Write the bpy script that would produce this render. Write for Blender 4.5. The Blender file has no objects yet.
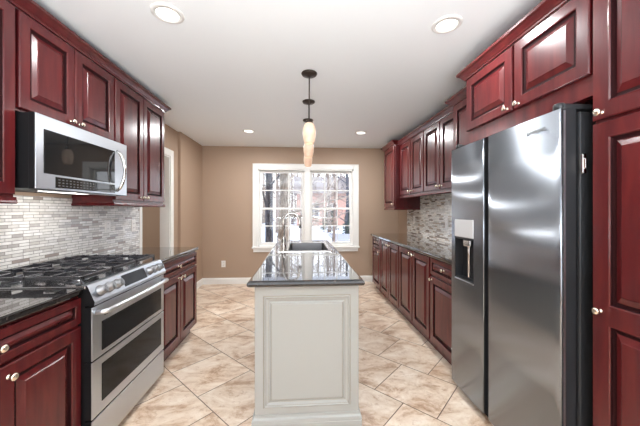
import bpy, bmesh, math, random
from mathutils import Vector, Matrix
random.seed(7)
S = bpy.context.scene
COL = S.collection
PI = math.pi

# ------------------------------------------------------------------ camera
PSI = math.atan(19 / 284.4)
cam_d = bpy.data.cameras.new('camera')
cam_d.sensor_width = 36.0
cam_d.lens = 284.4 / 640 * 36.0
cam_d.shift_y = -3 / 640
cam_d.clip_start = 0.02
cam_d.clip_end = 300
cam = bpy.data.objects.new('camera', cam_d)
cam.location = (0, 0, 1.31)
cam.rotation_euler = (PI / 2, 0, -PSI)
COL.objects.link(cam)
S.camera = cam

# ------------------------------------------------------------------ world, lights, exposure
S.view_settings.view_transform = 'Standard'
S.view_settings.look = 'None'
S.view_settings.gamma = 1
S.view_settings.exposure = 0.45
S.view_settings.use_curve_mapping = False

w = bpy.data.worlds.new('sky')
S.world = w
w.use_nodes = True
nt = w.node_tree
nt.nodes.clear()
wo = nt.nodes.new('ShaderNodeOutputWorld')
bg = nt.nodes.new('ShaderNodeBackground')
tc = nt.nodes.new('ShaderNodeTexCoord')
sx = nt.nodes.new('ShaderNodeSeparateXYZ')
rp = nt.nodes.new('ShaderNodeValToRGB')
rp.color_ramp.elements[0].position = 0.0
rp.color_ramp.elements[0].color = (0.95, 0.97, 1.0, 1)
rp.color_ramp.elements[1].position = 0.6
rp.color_ramp.elements[1].color = (0.62, 0.76, 1.0, 1)
nt.links.new(tc.outputs['Generated'], sx.inputs[0])
nt.links.new(sx.outputs['Z'], rp.inputs[0])
nt.links.new(rp.outputs[0], bg.inputs['Color'])
bg.inputs['Strength'].default_value = 2.6
nt.links.new(bg.outputs[0], wo.inputs['Surface'])

CAN_W = 10.0        # watts of one recessed can
REAR_W = 8.0
BOUNCE_W = 175.0     # fill light added behind the camera, aimed up to brighten the ceiling      # rear: fill added at the opening behind the camera


def area(name, loc, rot, sx_, sy_, power, color=(1, 1, 1), shape='RECTANGLE'):
    d = bpy.data.lights.new(name, 'AREA')
    d.shape = shape
    d.size = sx_
    if shape == 'RECTANGLE':
        d.size_y = sy_
    d.energy = power
    d.color = color
    o = bpy.data.objects.new(name, d)
    o.location = loc
    o.rotation_euler = rot
    COL.objects.link(o)
    return o


# added fill light standing in for daylight at the rear wall opening
area('rear_fill', (0.0, -3.35, 1.35), (PI / 2 + 0.25, 0, 0), 3.0, 2.0, REAR_W, (0.95, 0.98, 1.0))
area('bounce_fill', (0.05, -1.1, 1.0), (PI, 0, 0), 2.0, 1.2, BOUNCE_W, (0.86, 0.945, 1.0))  # added unseen fill, bounced off the ceiling
# added fill light for the hall beyond the doorway, no window modelled there
area('hall_fill', (-3.5, 3.8, 1.4), (0, -PI / 2, 0), 1.6, 1.2, 14, (1.0, 0.97, 0.93))
sun_d = bpy.data.lights.new('winter_sun', 'SUN')
sun_d.energy = 1.6
sun_d.angle = 0.02
sun_d.color = (1, 0.95, 0.88)
sun = bpy.data.objects.new('winter_sun', sun_d)
sun.rotation_euler = (math.radians(50), 0, math.radians(35))
COL.objects.link(sun)

# ------------------------------------------------------------------ materials
MATS = {}


def newmat(name):
    m = bpy.data.materials.new(name)
    m.use_nodes = True
    n = m.node_tree
    b = n.nodes['Principled BSDF']
    MATS[name] = m
    return m, n, b


def setp(b, **k):
    for a, v in k.items():
        key = a.replace('_', ' ')
        if key in b.inputs:
            b.inputs[key].default_value = v


def simple(name, col, rough=0.5, metal=0.0, ior=1.5, coat=0.0, coat_rough=0.05, bump=0.0, bscale=200):
    m, n, b = newmat(name)
    setp(b, Base_Color=(*col, 1), Roughness=rough, Metallic=metal, IOR=ior, Coat_Weight=coat, Coat_Roughness=coat_rough)
    nz = n.nodes.new('ShaderNodeTexNoise')
    nz.inputs['Scale'].default_value = bscale
    t = n.nodes.new('ShaderNodeTexCoord')
    n.links.new(t.outputs['Object'], nz.inputs['Vector'])
    mr = n.nodes.new('ShaderNodeMapRange')
    mr.inputs['To Min'].default_value = max(0.0, rough - 0.02)
    mr.inputs['To Max'].default_value = min(1, rough + 0.02)
    n.links.new(nz.outputs[0], mr.inputs['Value'])
    n.links.new(mr.outputs[0], b.inputs['Roughness'])
    if bump:
        bp = n.nodes.new('ShaderNodeBump')
        bp.inputs['Strength'].default_value = bump
        bp.inputs['Distance'].default_value = 0.001
        n.links.new(nz.outputs[0], bp.inputs['Height'])
        n.links.new(bp.outputs[0], b.inputs['Normal'])
    return m


def ramp(n, stops, interp='LINEAR'):
    r = n.nodes.new('ShaderNodeValToRGB')
    cr = r.color_ramp
    cr.interpolation = interp
    while len(cr.elements) < len(stops):
        cr.elements.new(0.5)
    for e, (p, c) in zip(cr.elements, stops):
        e.position = p
        e.color = (*c, 1)
    return r


def wood(name, cols, scale=(14, 14, 1.2), rough=0.22):
    m, n, b = newmat(name)
    t = n.nodes.new('ShaderNodeTexCoord')
    mp = n.nodes.new('ShaderNodeMapping')
    mp.inputs['Scale'].default_value = scale
    nz = n.nodes.new('ShaderNodeTexNoise')
    nz.inputs['Scale'].default_value = 3.0
    nz.inputs['Detail'].default_value = 5
    nz.inputs['Distortion'].default_value = 0.6
    r = ramp(n, cols)
    n.links.new(t.outputs['Object'], mp.inputs['Vector'])
    n.links.new(mp.outputs[0], nz.inputs['Vector'])
    n.links.new(nz.outputs[0], r.inputs[0])
    n.links.new(r.outputs[0], b.inputs['Base Color'])
    setp(b, Roughness=0.4, IOR=1.3, Specular_IOR_Level=0.1, Coat_Weight=1.0, Coat_Roughness=rough, Coat_IOR=1.5)
    return m


wood('cherry_wood', [(0.3, (0.062, 0.0058, 0.0078)), (0.5, (0.084, 0.0080, 0.0095)), (0.72, (0.108, 0.0115, 0.0115))], scale=(7, 7, 0.9), rough=0.24)
simple('door_groove', (0.018, 0.003, 0.0038), 0.75, ior=1.2)  # darker red-brown for the grooves round the door panels
simple('dark_gap', (0.012, 0.004, 0.005), 0.6)
simple('cabinet_inside', (0.06, 0.012, 0.012), 0.5)
simple('wall_paint', (0.40, 0.285, 0.205), 0.62, bump=0.12, bscale=350)
simple('ceiling_paint', (0.89, 0.92, 0.94), 0.75, bump=0.1, bscale=300)
simple('white_trim', (0.83, 0.82, 0.79), 0.35)
simple('white_plastic', (0.82, 0.80, 0.77), 0.3)
simple('slot_dark', (0.03, 0.03, 0.03), 0.5)
simple('cream_paint', (0.345, 0.35, 0.33), 0.38, bump=0.05, bscale=120)
simple('glaze_line', (0.25, 0.22, 0.175), 0.5)
simple('black_plastic', (0.008, 0.008, 0.009), 0.5, ior=1.3)
simple('black_glass', (0.010, 0.011, 0.012), 0.03, ior=1.5)
simple('oven_glass', (0.010, 0.010, 0.011), 0.10, ior=1.28)
simple('cast_iron', (0.022, 0.022, 0.027), 0.2, ior=1.9)
simple('chrome', (0.78, 0.77, 0.75), 0.12, metal=1)
simple('handle_steel', (0.70, 0.73, 0.77), 0.3, metal=1)
simple('cooktop_steel', (0.50, 0.51, 0.53), 0.13, metal=1)
simple('faucet_steel', (0.62, 0.60, 0.57), 0.18, metal=1)
simple('satin_nickel', (0.78, 0.68, 0.56), 0.25, metal=1)
simple('knob_steel', (0.30, 0.305, 0.315), 0.42, metal=1)
simple('display_glass', (0.015, 0.016, 0.018), 0.25, ior=1.25)
simple('bronze', (0.05, 0.036, 0.028), 0.4, metal=0.6)
simple('dark_steel', (0.03, 0.031, 0.034), 0.35, metal=0.2, ior=1.4)
simple('sink_steel', (0.30, 0.30, 0.31), 0.3, metal=1)
simple('sink_rim_steel', (0.75, 0.74, 0.72), 0.1, metal=1)
simple('logo_grey', (0.25, 0.25, 0.26), 0.4)
simple('button_grey', (0.09, 0.09, 0.095), 0.4)
simple('dispenser_panel', (0.55, 0.56, 0.57), 0.15)
simple('snow', (0.86, 0.88, 0.92), 0.8, bump=0.3, bscale=3)
simple('asphalt', (0.30, 0.29, 0.32), 0.85, bump=0.2, bscale=20)
simple('house_siding', (0.42, 0.25, 0.20), 0.8)
simple('house_roof', (0.22, 0.19, 0.18), 0.85)
simple('house_window', (0.06, 0.07, 0.09), 0.1)
simple('evergreen', (0.05, 0.075, 0.055), 0.8)


def bark(name, c1, c2):
    m, n, b = newmat(name)
    t = n.nodes.new('ShaderNodeTexCoord')
    mp = n.nodes.new('ShaderNodeMapping')
    mp.inputs['Scale'].default_value = (9, 9, 2.2)
    nz = n.nodes.new('ShaderNodeTexNoise')
    nz.inputs['Scale'].default_value = 2.2
    nz.inputs['Detail'].default_value = 6
    nz.inputs['Roughness'].default_value = 0.7
    r = ramp(n, [(0.38, c1), (0.6, c2)])
    n.links.new(t.outputs['Object'], mp.inputs['Vector'])
    n.links.new(mp.outputs[0], nz.inputs['Vector'])
    n.links.new(nz.outputs[0], r.inputs[0])
    n.links.new(r.outputs[0], b.inputs['Base Color'])
    bp = n.nodes.new('ShaderNodeBump')
    bp.inputs['Distance'].default_value = 0.03
    n.links.new(nz.outputs[0], bp.inputs['Height'])
    n.links.new(bp.outputs[0], b.inputs['Normal'])
    setp(b, Roughness=0.9)


bark('dark_bark', (0.035, 0.036, 0.042), (0.10, 0.10, 0.115))
bark('pale_bark', (0.17, 0.135, 0.105), (0.50, 0.43, 0.36))
bark('brown_bark', (0.08, 0.055, 0.045), (0.24, 0.18, 0.15))


def steel(name, col, rough, aniso_axis='Z', streak=(1, 1, 90), aniso=0.6, var=0.12):
    m, n, b = newmat(name)
    t = n.nodes.new('ShaderNodeTexCoord')
    mp = n.nodes.new('ShaderNodeMapping')
    mp.inputs['Scale'].default_value = streak
    nz = n.nodes.new('ShaderNodeTexNoise')
    nz.inputs['Scale'].default_value = 4
    nz.inputs['Detail'].default_value = 3
    n.links.new(t.outputs['Object'], mp.inputs['Vector'])
    n.links.new(mp.outputs[0], nz.inputs['Vector'])
    mr = n.nodes.new('ShaderNodeMapRange')
    mr.inputs['To Min'].default_value = rough * (1 - var)
    mr.inputs['To Max'].default_value = rough * (1 + var)
    n.links.new(nz.outputs[0], mr.inputs['Value'])
    n.links.new(mr.outputs[0], b.inputs['Roughness'])
    setp(b, Base_Color=(*col, 1), Metallic=1.0, Anisotropic=aniso)
    tg = n.nodes.new('ShaderNodeTangent')
    tg.direction_type = 'RADIAL'
    tg.axis = aniso_axis
    n.links.new(tg.outputs[0], b.inputs['Tangent'])
    return m


steel('stainless', (0.57, 0.61, 0.66), 0.33, aniso=0.0, streak=(3, 3, 60), var=0.02)
steel('fridge_steel', (0.31, 0.335, 0.37), 0.27, streak=(1, 60, 1), aniso=0.8, var=0.02)


def granite(name='granite'):
    m, n, b = newmat(name)
    t = n.nodes.new('ShaderNodeTexCoord')
    nz = n.nodes.new('ShaderNodeTexNoise')
    nz.inputs['Scale'].default_value = 55
    nz.inputs['Detail'].default_value = 8
    nz.inputs['Roughness'].default_value = 0.75
    n.links.new(t.outputs['Object'], nz.inputs['Vector'])
    r = ramp(n, [(0.38, (0.004, 0.004, 0.0045)), (0.54, (0.012, 0.010, 0.010)), (0.64, (0.045, 0.037, 0.035)), (0.72, (0.12, 0.10, 0.09))])
    n.links.new(nz.outputs[0], r.inputs[0])
    n.links.new(r.outputs[0], b.inputs['Base Color'])
    setp(b, Roughness=0.08, IOR=1.5, Specular_IOR_Level=0.2, Coat_Weight=1.0, Coat_Roughness=0.015, Coat_IOR=1.5)
    return m


granite()


def floor_tiles():
    m, n, b = newmat('travertine_floor')
    t = n.nodes.new('ShaderNodeTexCoord')
    sp = n.nodes.new('ShaderNodeSeparateXYZ')
    n.links.new(t.outputs['Object'], sp.inputs[0])

    def mth(op, a, bb, c=None):
        q = n.nodes.new('ShaderNodeMath')
        q.operation = op
        for i, v in enumerate((a, bb)):
            if isinstance(v, (int, float)):
                q.inputs[i].default_value = v
            else:
                n.links.new(v, q.inputs[i])
        return q.outputs[0]
    r2 = math.sqrt(2)
    c = mth('ADD', sp.outputs['X'], sp.outputs['Y'])
    d = mth('SUBTRACT', sp.outputs['Y'], sp.outputs['X'])
    # rows bounded by X+Y = 1.32 + .63 k ; joints at Y-X = .25 (+.315 on the odd rows)
    ty = mth('DIVIDE', mth('ADD', c, -1.32 + 0.63 * 30), r2)
    tx = mth('DIVIDE', mth('ADD', d, -0.25 - 0.315 + 0.63 * 30), r2)
    cb = n.nodes.new('ShaderNodeCombineXYZ')
    n.links.new(tx, cb.inputs[0])
    n.links.new(ty, cb.inputs[1])
    br = n.nodes.new('ShaderNodeTexBrick')
    br.offset = 0.5
    br.offset_frequency = 2
    br.squash = 1.0
    br.inputs['Scale'].default_value = 1.0
    br.inputs['Brick Width'].default_value = 0.63 / r2
    br.inputs['Row Height'].default_value = 0.63 / r2
    br.inputs['Mortar Size'].default_value = 0.0032
    br.inputs['Mortar Smooth'].default_value = 0.1
    br.inputs['Bias'].default_value = 0.0
    br.inputs['Color1'].default_value = (0, 0, 0, 1)
    br.inputs['Color2'].default_value = (1, 1, 1, 1)
    br.inputs['Mortar'].default_value = (0.5, 0.5, 0.5, 1)
    n.links.new(cb.outputs[0], br.inputs['Vector'])
    # per tile offset of the cloud pattern
    vm = n.nodes.new('ShaderNodeVectorMath')
    vm.operation = 'SCALE'
    vm.inputs['Scale'].default_value = 9.0
    n.links.new(br.outputs['Color'], vm.inputs[0])
    va = n.nodes.new('ShaderNodeVectorMath')
    va.operation = 'ADD'
    n.links.new(t.outputs['Object'], va.inputs[0])
    n.links.new(vm.outputs[0], va.inputs[1])
    mp = n.nodes.new('ShaderNodeMapping')
    mp.inputs['Rotation'].default_value = (0, 0, 0.5)
    mp.inputs['Scale'].default_value = (1.0, 1.6, 1)
    n.links.new(va.outputs[0], mp.inputs['Vector'])
    n1 = n.nodes.new('ShaderNodeTexNoise')
    n1.inputs['Scale'].default_value = 4.2
    n1.inputs['Detail'].default_value = 9
    n1.inputs['Roughness'].default_value = 0.72
    n1.inputs['Distortion'].default_value = 0.5
    n.links.new(mp.outputs[0], n1.inputs['Vector'])
    r = ramp(n, [(0.33, (0.34, 0.21, 0.135)), (0.42, (0.55, 0.40, 0.29)), (0.50, (0.70, 0.575, 0.46)), (0.64, (0.82, 0.735, 0.64))])
    n.links.new(n1.outputs[0], r.inputs[0])
    # fine pits and veins
    n2 = n.nodes.new('ShaderNodeTexNoise')
    n2.inputs['Scale'].default_value = 24
    n2.inputs['Detail'].default_value = 6
    n2.inputs['Roughness'].default_value = 0.7
    n.links.new(va.outputs[0], n2.inputs['Vector'])
    r2n = ramp(n, [(0.33, (0.72, 0.62, 0.55)), (0.45, (1, 1, 1))])
    n.links.new(n2.outputs[0], r2n.inputs[0])
    mx = n.nodes.new('ShaderNodeMix')
    mx.data_type = 'RGBA'
    mx.blend_type = 'MULTIPLY'
    mx.inputs['Factor'].default_value = 0.8
    n.links.new(r.outputs[0], mx.inputs['A'])
    n.links.new(r2n.outputs[0], mx.inputs['B'])
    # per tile tone
    tone = ramp(n, [(0.0, (0.90, 0.86, 0.82)), (1.0, (1.06, 1.03, 1.0))])
    n.links.new(br.outputs['Color'], tone.inputs[0])
    mx2 = n.nodes.new('ShaderNodeMix')
    mx2.data_type = 'RGBA'
    mx2.blend_type = 'MULTIPLY'
    mx2.inputs['Factor'].default_value = 1.0
    n.links.new(mx.outputs['Result'], mx2.inputs['A'])
    n.links.new(tone.outputs[0], mx2.inputs['B'])
    mx3 = n.nodes.new('ShaderNodeMix')
    mx3.data_type = 'RGBA'
    mx3.inputs['B'].default_value = (0.13, 0.085, 0.06, 1)
    n.links.new(br.outputs['Fac'], mx3.inputs['Factor'])
    n.links.new(mx2.outputs['Result'], mx3.inputs['A'])
    n.links.new(mx3.outputs['Result'], b.inputs['Base Color'])
    bp = n.nodes.new('ShaderNodeBump')
    bp.inputs['Distance'].default_value = 0.002
    bp.inputs['Strength'].default_value = 0.5
    bp.invert = True
    n.links.new(br.outputs['Fac'], bp.inputs['Height'])
    n.links.new(bp.outputs[0], b.inputs['Normal'])
    setp(b, Roughness=0.33, IOR=1.45)


floor_tiles()


def mosaic(name, palette, roughs=(0.35, 0.08)):
    """linear strip mosaic on a wall in the YZ plane"""
    m, n, b = newmat(name)
    t = n.nodes.new('ShaderNodeTexCoord')
    sp = n.nodes.new('ShaderNodeSeparateXYZ')
    n.links.new(t.outputs['Object'], sp.inputs[0])
    cb = n.nodes.new('ShaderNodeCombineXYZ')
    ad = n.nodes.new('ShaderNodeMath')
    ad.operation = 'ADD'
    ad.inputs[1].default_value = 5.0
    n.links.new(sp.outputs['Y'], ad.inputs[0])
    ad2 = n.nodes.new('ShaderNodeMath')
    ad2.operation = 'ADD'
    ad2.inputs[1].default_value = 5.0
    n.links.new(sp.outputs['Z'], ad2.inputs[0])
    n.links.new(ad.outputs[0], cb.inputs[0])
    n.links.new(ad2.outputs[0], cb.inputs[1])
    br = n.nodes.new('ShaderNodeTexBrick')
    br.offset = 0.37
    br.offset_frequency = 2
    br.squash = 0.62
    br.squash_frequency = 3
    br.inputs['Scale'].default_value = 1.0
    br.inputs['Brick Width'].default_value = 0.11
    br.inputs['Row Height'].default_value = 0.0195
    br.inputs['Mortar Size'].default_value = 0.0015
    br.inputs['Mortar Smooth'].default_value = 0.1
    br.inputs['Color1'].default_value = (0, 0, 0, 1)
    br.inputs['Color2'].default_value = (1, 1, 1, 1)
    br.inputs['Mortar'].default_value = (0.5, 0.5, 0.5, 1)
    n.links.new(cb.outputs[0], br.inputs['Vector'])
    r = ramp(n, palette, 'CONSTANT')
    n.links.new(br.outputs['Color'], r.inputs[0])
    nz = n.nodes.new('ShaderNodeTexNoise')
    nz.inputs['Scale'].default_value = 30
    n.links.new(t.outputs['Object'], nz.inputs['Vector'])
    rr = ramp(n, [(0.3, (0.86, 0.86, 0.86)), (0.7, (1.05, 1.05, 1.05))])
    n.links.new(nz.outputs[0], rr.inputs[0])
    mm = n.nodes.new('ShaderNodeMix')
    mm.data_type = 'RGBA'
    mm.blend_type = 'MULTIPLY'
    mm.inputs['Factor'].default_value = 1
    n.links.new(r.outputs[0], mm.inputs['A'])
    n.links.new(rr.outputs[0], mm.inputs['B'])
    mx3 = n.nodes.new('ShaderNodeMix')
    mx3.data_type = 'RGBA'
    mx3.inputs['B'].default_value = (0.24, 0.22, 0.20, 1)
    n.links.new(br.outputs['Fac'], mx3.inputs['Factor'])
    n.links.new(mm.outputs['Result'], mx3.inputs['A'])
    n.links.new(mx3.outputs['Result'], b.inputs['Base Color'])
    mr = n.nodes.new('ShaderNodeMapRange')
    mr.inputs['To Min'].default_value = roughs[0]
    mr.inputs['To Max'].default_value = roughs[1]
    n.links.new(br.outputs['Color'], mr.inputs['Value'])
    n.links.new(mr.outputs[0], b.inputs['Roughness'])
    bp = n.nodes.new('ShaderNodeBump')
    bp.inputs['Distance'].default_value = 0.0015
    bp.inputs['Strength'].default_value = 0.6
    bp.invert = True
    n.links.new(br.outputs['Fac'], bp.inputs['Height'])
    n.links.new(bp.outputs[0], b.inputs['Normal'])
    return m


mosaic('strip_mosaic', [(0.0, (0.78, 0.76, 0.72)), (0.16, (0.60, 0.57, 0.53)), (0.28, (0.90, 0.88, 0.85)),
                        (0.52, (0.74, 0.72, 0.69)), (0.68, (0.38, 0.32, 0.29)), (0.74, (0.86, 0.84, 0.82)), (0.92, (0.50, 0.47, 0.45))])
mosaic('speckled_mosaic', [(0.0, (0.78, 0.73, 0.66)), (0.20, (0.40, 0.33, 0.27)), (0.28, (0.88, 0.86, 0.82)),
                           (0.50, (0.66, 0.63, 0.58)), (0.66, (0.26, 0.21, 0.18)), (0.72, (0.84, 0.82, 0.78)), (0.90, (0.50, 0.42, 0.34))])


def emis(name, col, strength, base=None):
    m, n, b = newmat(name)
    setp(b, Base_Color=(*(base or col), 1), Roughness=0.4, Emission_Color=(*col, 1), Emission_Strength=strength)
    return m


emis('lamp_lens', (1.0, 0.97, 0.90), 2.2)


def alabaster():
    m, n, b = newmat('alabaster_glass')
    t = n.nodes.new('ShaderNodeTexCoord')
    nz = n.nodes.new('ShaderNodeTexNoise')
    nz.inputs['Scale'].default_value = 18
    nz.inputs['Detail'].default_value = 4
    n.links.new(t.outputs['Object'], nz.inputs['Vector'])
    r = ramp(n, [(0.3, (0.95, 0.46, 0.25)), (0.6, (1.0, 0.70, 0.48))])
    n.links.new(nz.outputs[0], r.inputs[0])
    n.links.new(r.outputs[0], b.inputs['Emission Color'])
    setp(b, Base_Color=(0.5, 0.4, 0.32, 1), Roughness=0.35, Emission_Strength=0.34)


alabaster()

m, n, b = newmat('window_glass')
n.nodes.remove(b)
gl = n.nodes.new('ShaderNodeBsdfGlossy')
gl.inputs['Roughness'].default_value = 0.02
tr = n.nodes.new('ShaderNodeBsdfTransparent')
fr = n.nodes.new('ShaderNodeFresnel')
fr.inputs['IOR'].default_value = 1.4
mxs = n.nodes.new('ShaderNodeMixShader')
n.links.new(fr.outputs[0], mxs.inputs[0])
n.links.new(tr.outputs[0], mxs.inputs[1])
n.links.new(gl.outputs[0], mxs.inputs[2])
n.links.new(mxs.outputs[0], n.nodes['Material Output'].inputs['Surface'])


# ------------------------------------------------------------------ mesh helpers
class MB:
    def __init__(self):
        self.bm = bmesh.new()
        self.smooth = False

    def faces_of(self, verts, quads, mi=0, smooth=False):
        vs = [self.bm.verts.new(v) for v in verts]
        for q in quads:
            try:
                f = self.bm.faces.new([vs[i] for i in q])
                f.material_index = mi
                f.smooth = smooth
            except ValueError:
                pass
        return vs

    def box(self, x0, x1, y0, y1, z0, z1, bev=0.0, seg=2, mi=0):
        x0, x1 = sorted((x0, x1))
        y0, y1 = sorted((y0, y1))
        z0, z1 = sorted((z0, z1))
        t = bmesh.new()
        bmesh.ops.create_cube(t, size=1)
        bmesh.ops.scale(t, vec=(x1 - x0, y1 - y0, z1 - z0), verts=t.verts)
        bmesh.ops.translate(t, vec=((x0 + x1) / 2, (y0 + y1) / 2, (z0 + z1) / 2), verts=t.verts)
        if bev:
            bev = min(bev, 0.45 * min(x1 - x0, y1 - y0, z1 - z0))
            bmesh.ops.bevel(t, geom=list(t.edges), offset=bev, segments=seg, profile=0.5, affect='EDGES')
        self.merge(t, mi)
        return self

    def merge(self, t, mi=0, smooth=None):
        mp = {}
        for v in t.verts:
            mp[v] = self.bm.verts.new(v.co)
        for f in t.faces:
            try:
                g = self.bm.faces.new([mp[v] for v in f.verts])
                g.material_index = mi if mi is not None else f.material_index
                g.smooth = f.smooth if smooth is None else smooth
            except ValueError:
                pass
        t.free()

    def lathe(self, prof, org=(0, 0, 0), axis=(0, 0, 1), n=24, mi=0, smooth=True):
        """prof = [(radius, height)...] turned round axis at org"""
        q = Vector((0, 0, 1)).rotation_difference(Vector(axis).normalized())
        o = Vector(org)
        rings = []
        for r, h in prof:
            if r < 1e-6:
                rings.append([self.bm.verts.new(o + q @ Vector((0, 0, h)))])
            else:
                rings.append([self.bm.verts.new(o + q @ Vector((r * math.cos(2 * PI * i / n), r * math.sin(2 * PI * i / n), h))) for i in range(n)])
        for a, c in zip(rings, rings[1:]):
            for i in range(n):
                j = (i + 1) % n
                vs = [a[i % len(a)], a[j % len(a)], c[j % len(c)], c[i % len(c)]]
                u = []
                for v in vs:
                    if v not in u:
                        u.append(v)
                if len(u) > 2:
                    try:
                        f = self.bm.faces.new(u)
                        f.smooth = smooth
                        f.material_index = mi
                    except ValueError:
                        pass
        return self

    def tube(self, pts, rad, n=12, mi=0, caps=True):
        pts = [Vector(p) for p in pts]
        rads = rad if isinstance(rad, (list, tuple)) else [rad] * len(pts)
        rings = []
        ref = None
        for i, p in enumerate(pts):
            d = (pts[min(i + 1, len(pts) - 1)] - pts[max(i - 1, 0)]).normalized()
            if ref is None:
                ref = Vector((0, 0, 1)) if abs(d.z) < 0.9 else Vector((1, 0, 0))
            u = (ref - d * ref.dot(d)).normalized()
            v = d.cross(u)
            ref = u
            rings.append([self.bm.verts.new(p + rads[i] * (math.cos(2 * PI * k / n) * u + math.sin(2 * PI * k / n) * v)) for k in range(n)])
        for a, c in zip(rings, rings[1:]):
            for i in range(n):
                j = (i + 1) % n
                f = self.bm.faces.new([a[i], a[j], c[j], c[i]])
                f.smooth = True
                f.material_index = mi
        if caps:
            for r in (rings[0], rings[-1]):
                f = self.bm.faces.new(r)
                f.material_index = mi
        return self

    def rings(self, loops, mi=None, close_first=False, close_last=True, smooth=False):
        """loft closed loops of equal length; mi = list of material indices per band"""
        R = [[self.bm.verts.new(v) for v in l] for l in loops]
        for k, (a, c) in enumerate(zip(R, R[1:])):
            for i in range(len(a)):
                j = (i + 1) % len(a)
                f = self.bm.faces.new([a[i], a[j], c[j], c[i]])
                f.material_index = mi[k] if mi else 0
                f.smooth = smooth
        if close_first:
            self.bm.faces.new(R[0])
        if close_last:
            self.bm.faces.new(R[-1])
        return R

    def sweep(self, path, prof, z0=0.0, mi=0, side=1):
        """moulding: closed profile [(out, up)] swept along a 2D path with mitres; out = right hand side * side"""
        P = [Vector(p) for p in path]
        nrm = []
        for a, c in zip(P, P[1:]):
            d = (c - a).normalized()
            nrm.append(Vector((d.y, -d.x)) * side)
        secs = []
        for i, p in enumerate(P):
            if i == 0:
                m_ = nrm[0]
            elif i == len(P) - 1:
                m_ = nrm[-1]
            else:
                a, c = nrm[i - 1], nrm[i]
                m_ = (a + c) / (1 + a.dot(c))
            secs.append([self.bm.verts.new((p.x + m_.x * o, p.y + m_.y * o, z0 + h)) for o, h in prof])
        k = len(prof)
        for a, c in zip(secs, secs[1:]):
            for i in range(k):
                j = (i + 1) % k
                f = self.bm.faces.new([a[i], a[j], c[j], c[i]])
                f.material_index = mi
        self.bm.faces.new(secs[0])
        self.bm.faces.new(secs[-1])
        return self


def finish(name, mb, mats, parent=None, loc=None):
    """link as ONE mesh object; coordinates are world ones, origin goes to the parent's base (or loc)"""
    bmesh.ops.recalc_face_normals(mb.bm, faces=mb.bm.faces)
    me = bpy.data.meshes.new(name)
    base = Vector((0, 0, 0))
    if parent is not None:
        base = Vector(parent['_base'])
    elif loc is not None:
        base = Vector(loc)
    bmesh.ops.translate(mb.bm, vec=-base, verts=mb.bm.verts)
    mb.bm.to_mesh(me)
    mb.bm.free()
    if isinstance(mats, str):
        mats = [mats]
    for k in mats:
        me.materials.append(MATS[k])
    o = bpy.data.objects.new(name, me)
    COL.objects.link(o)
    o['_base'] = tuple(base)
    if parent is not None:
        o.parent = parent
        if parent.type != 'EMPTY' or True:
            o.location = (0, 0, 0)
    else:
        o.location = base
    return o


def thing(name, label, cat, loc, group=None):
    o = bpy.data.objects.new(name, None)
    o.empty_display_size = 0.05
    COL.objects.link(o)
    o.location = loc
    o['_base'] = tuple(loc)
    o['label'] = label
    o['category'] = cat
    if group:
        o['group'] = group
    return o


def tag(o, label, cat, group=None):
    o['label'] = label
    o['category'] = cat
    if group:
        o['group'] = group
    return o


def struct(name, mb, mats, loc=(0, 0, 0)):
    o = finish(name, mb, mats, None, loc)
    o['kind'] = 'structure'
    return o


# mapping of (a = along, b = up, c = outward) on a face to the world
def faceL(X):
    return lambda a, b_, c: Vector((X + c, a, b_))


def faceR(X):
    return lambda a, b_, c: Vector((X - c, a, b_))


def faceF(Y):
    return lambda a, b_, c: Vector((a, Y - c, b_))


DOOR_PROF = [(0.0, 0.020), (0.004, 0.0205), (0.008, 0.017), (0.011, 0.011), (0.018, 0.009), (0.024, 0.009), (0.046, 0.0185), (0.050, 0.0215)]


def panel_door(mb, F, a0, a1, b0, b1, fr_=0.052, T=0.020, splits=(), ps=1.0, mis=None):
    """raised panel door; splits = heights of the middle rails (low, high)"""
    e = 0.004

    def rect(i, c, A0=a0, A1=a1, B0=b0, B1=b1):
        return [F(A0 + i, B0 + i, c), F(A1 - i, B0 + i, c), F(A1 - i, B1 - i, c), F(A0 + i, B1 - i, c)]
    mb.rings([rect(0, 0), rect(0, T - e), rect(e, T)], close_first=True, close_last=False)
    ia0, ia1, ib0, ib1 = a0 + e, a1 - e, b0 + e, b1 - e
    pa0, pa1 = a0 + fr_, a1 - fr_
    zs = [b0 + fr_]
    for lo, hi in splits:
        zs += [lo, hi]
    zs.append(b1 - fr_)

    def quad(A0, A1, B0, B1):
        mb.faces_of([F(A0, B0, T), F(A1, B0, T), F(A1, B1, T), F(A0, B1, T)], [(0, 1, 2, 3)])
    quad(ia0, pa0, ib0, ib1)
    quad(pa1, ia1, ib0, ib1)
    quad(pa0, pa1, ib0, zs[0])
    quad(pa0, pa1, zs[-1], ib1)
    for k in range(1, len(zs) - 1, 2):
        quad(pa0, pa1, zs[k], zs[k + 1])
    for k in range(0, len(zs), 2):
        B0, B1 = zs[k], zs[k + 1]
        lim = 0.42 * min(pa1 - pa0, B1 - B0)
        sc = min(ps, lim / 0.05)
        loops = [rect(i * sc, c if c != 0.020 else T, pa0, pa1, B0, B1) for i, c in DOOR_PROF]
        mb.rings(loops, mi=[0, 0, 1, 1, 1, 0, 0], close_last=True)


def knob(parent, F, a, b_, c=0.020, mat='satin_nickel'):
    p = F(a, b_, c)
    ax = F(a, b_, c + 1) - p
    mb = MB()
    mb.lathe([(0, 0), (0.009, 0), (0.009, 0.002), (0.0055, 0.004), (0.005, 0.012), (0.0075, 0.015), (0.0135, 0.018),
              (0.0155, 0.022), (0.0135, 0.027), (0.008, 0.030), (0, 0.031)], p, ax, n=18)
    return finish('knob', mb, mat, parent)


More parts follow.
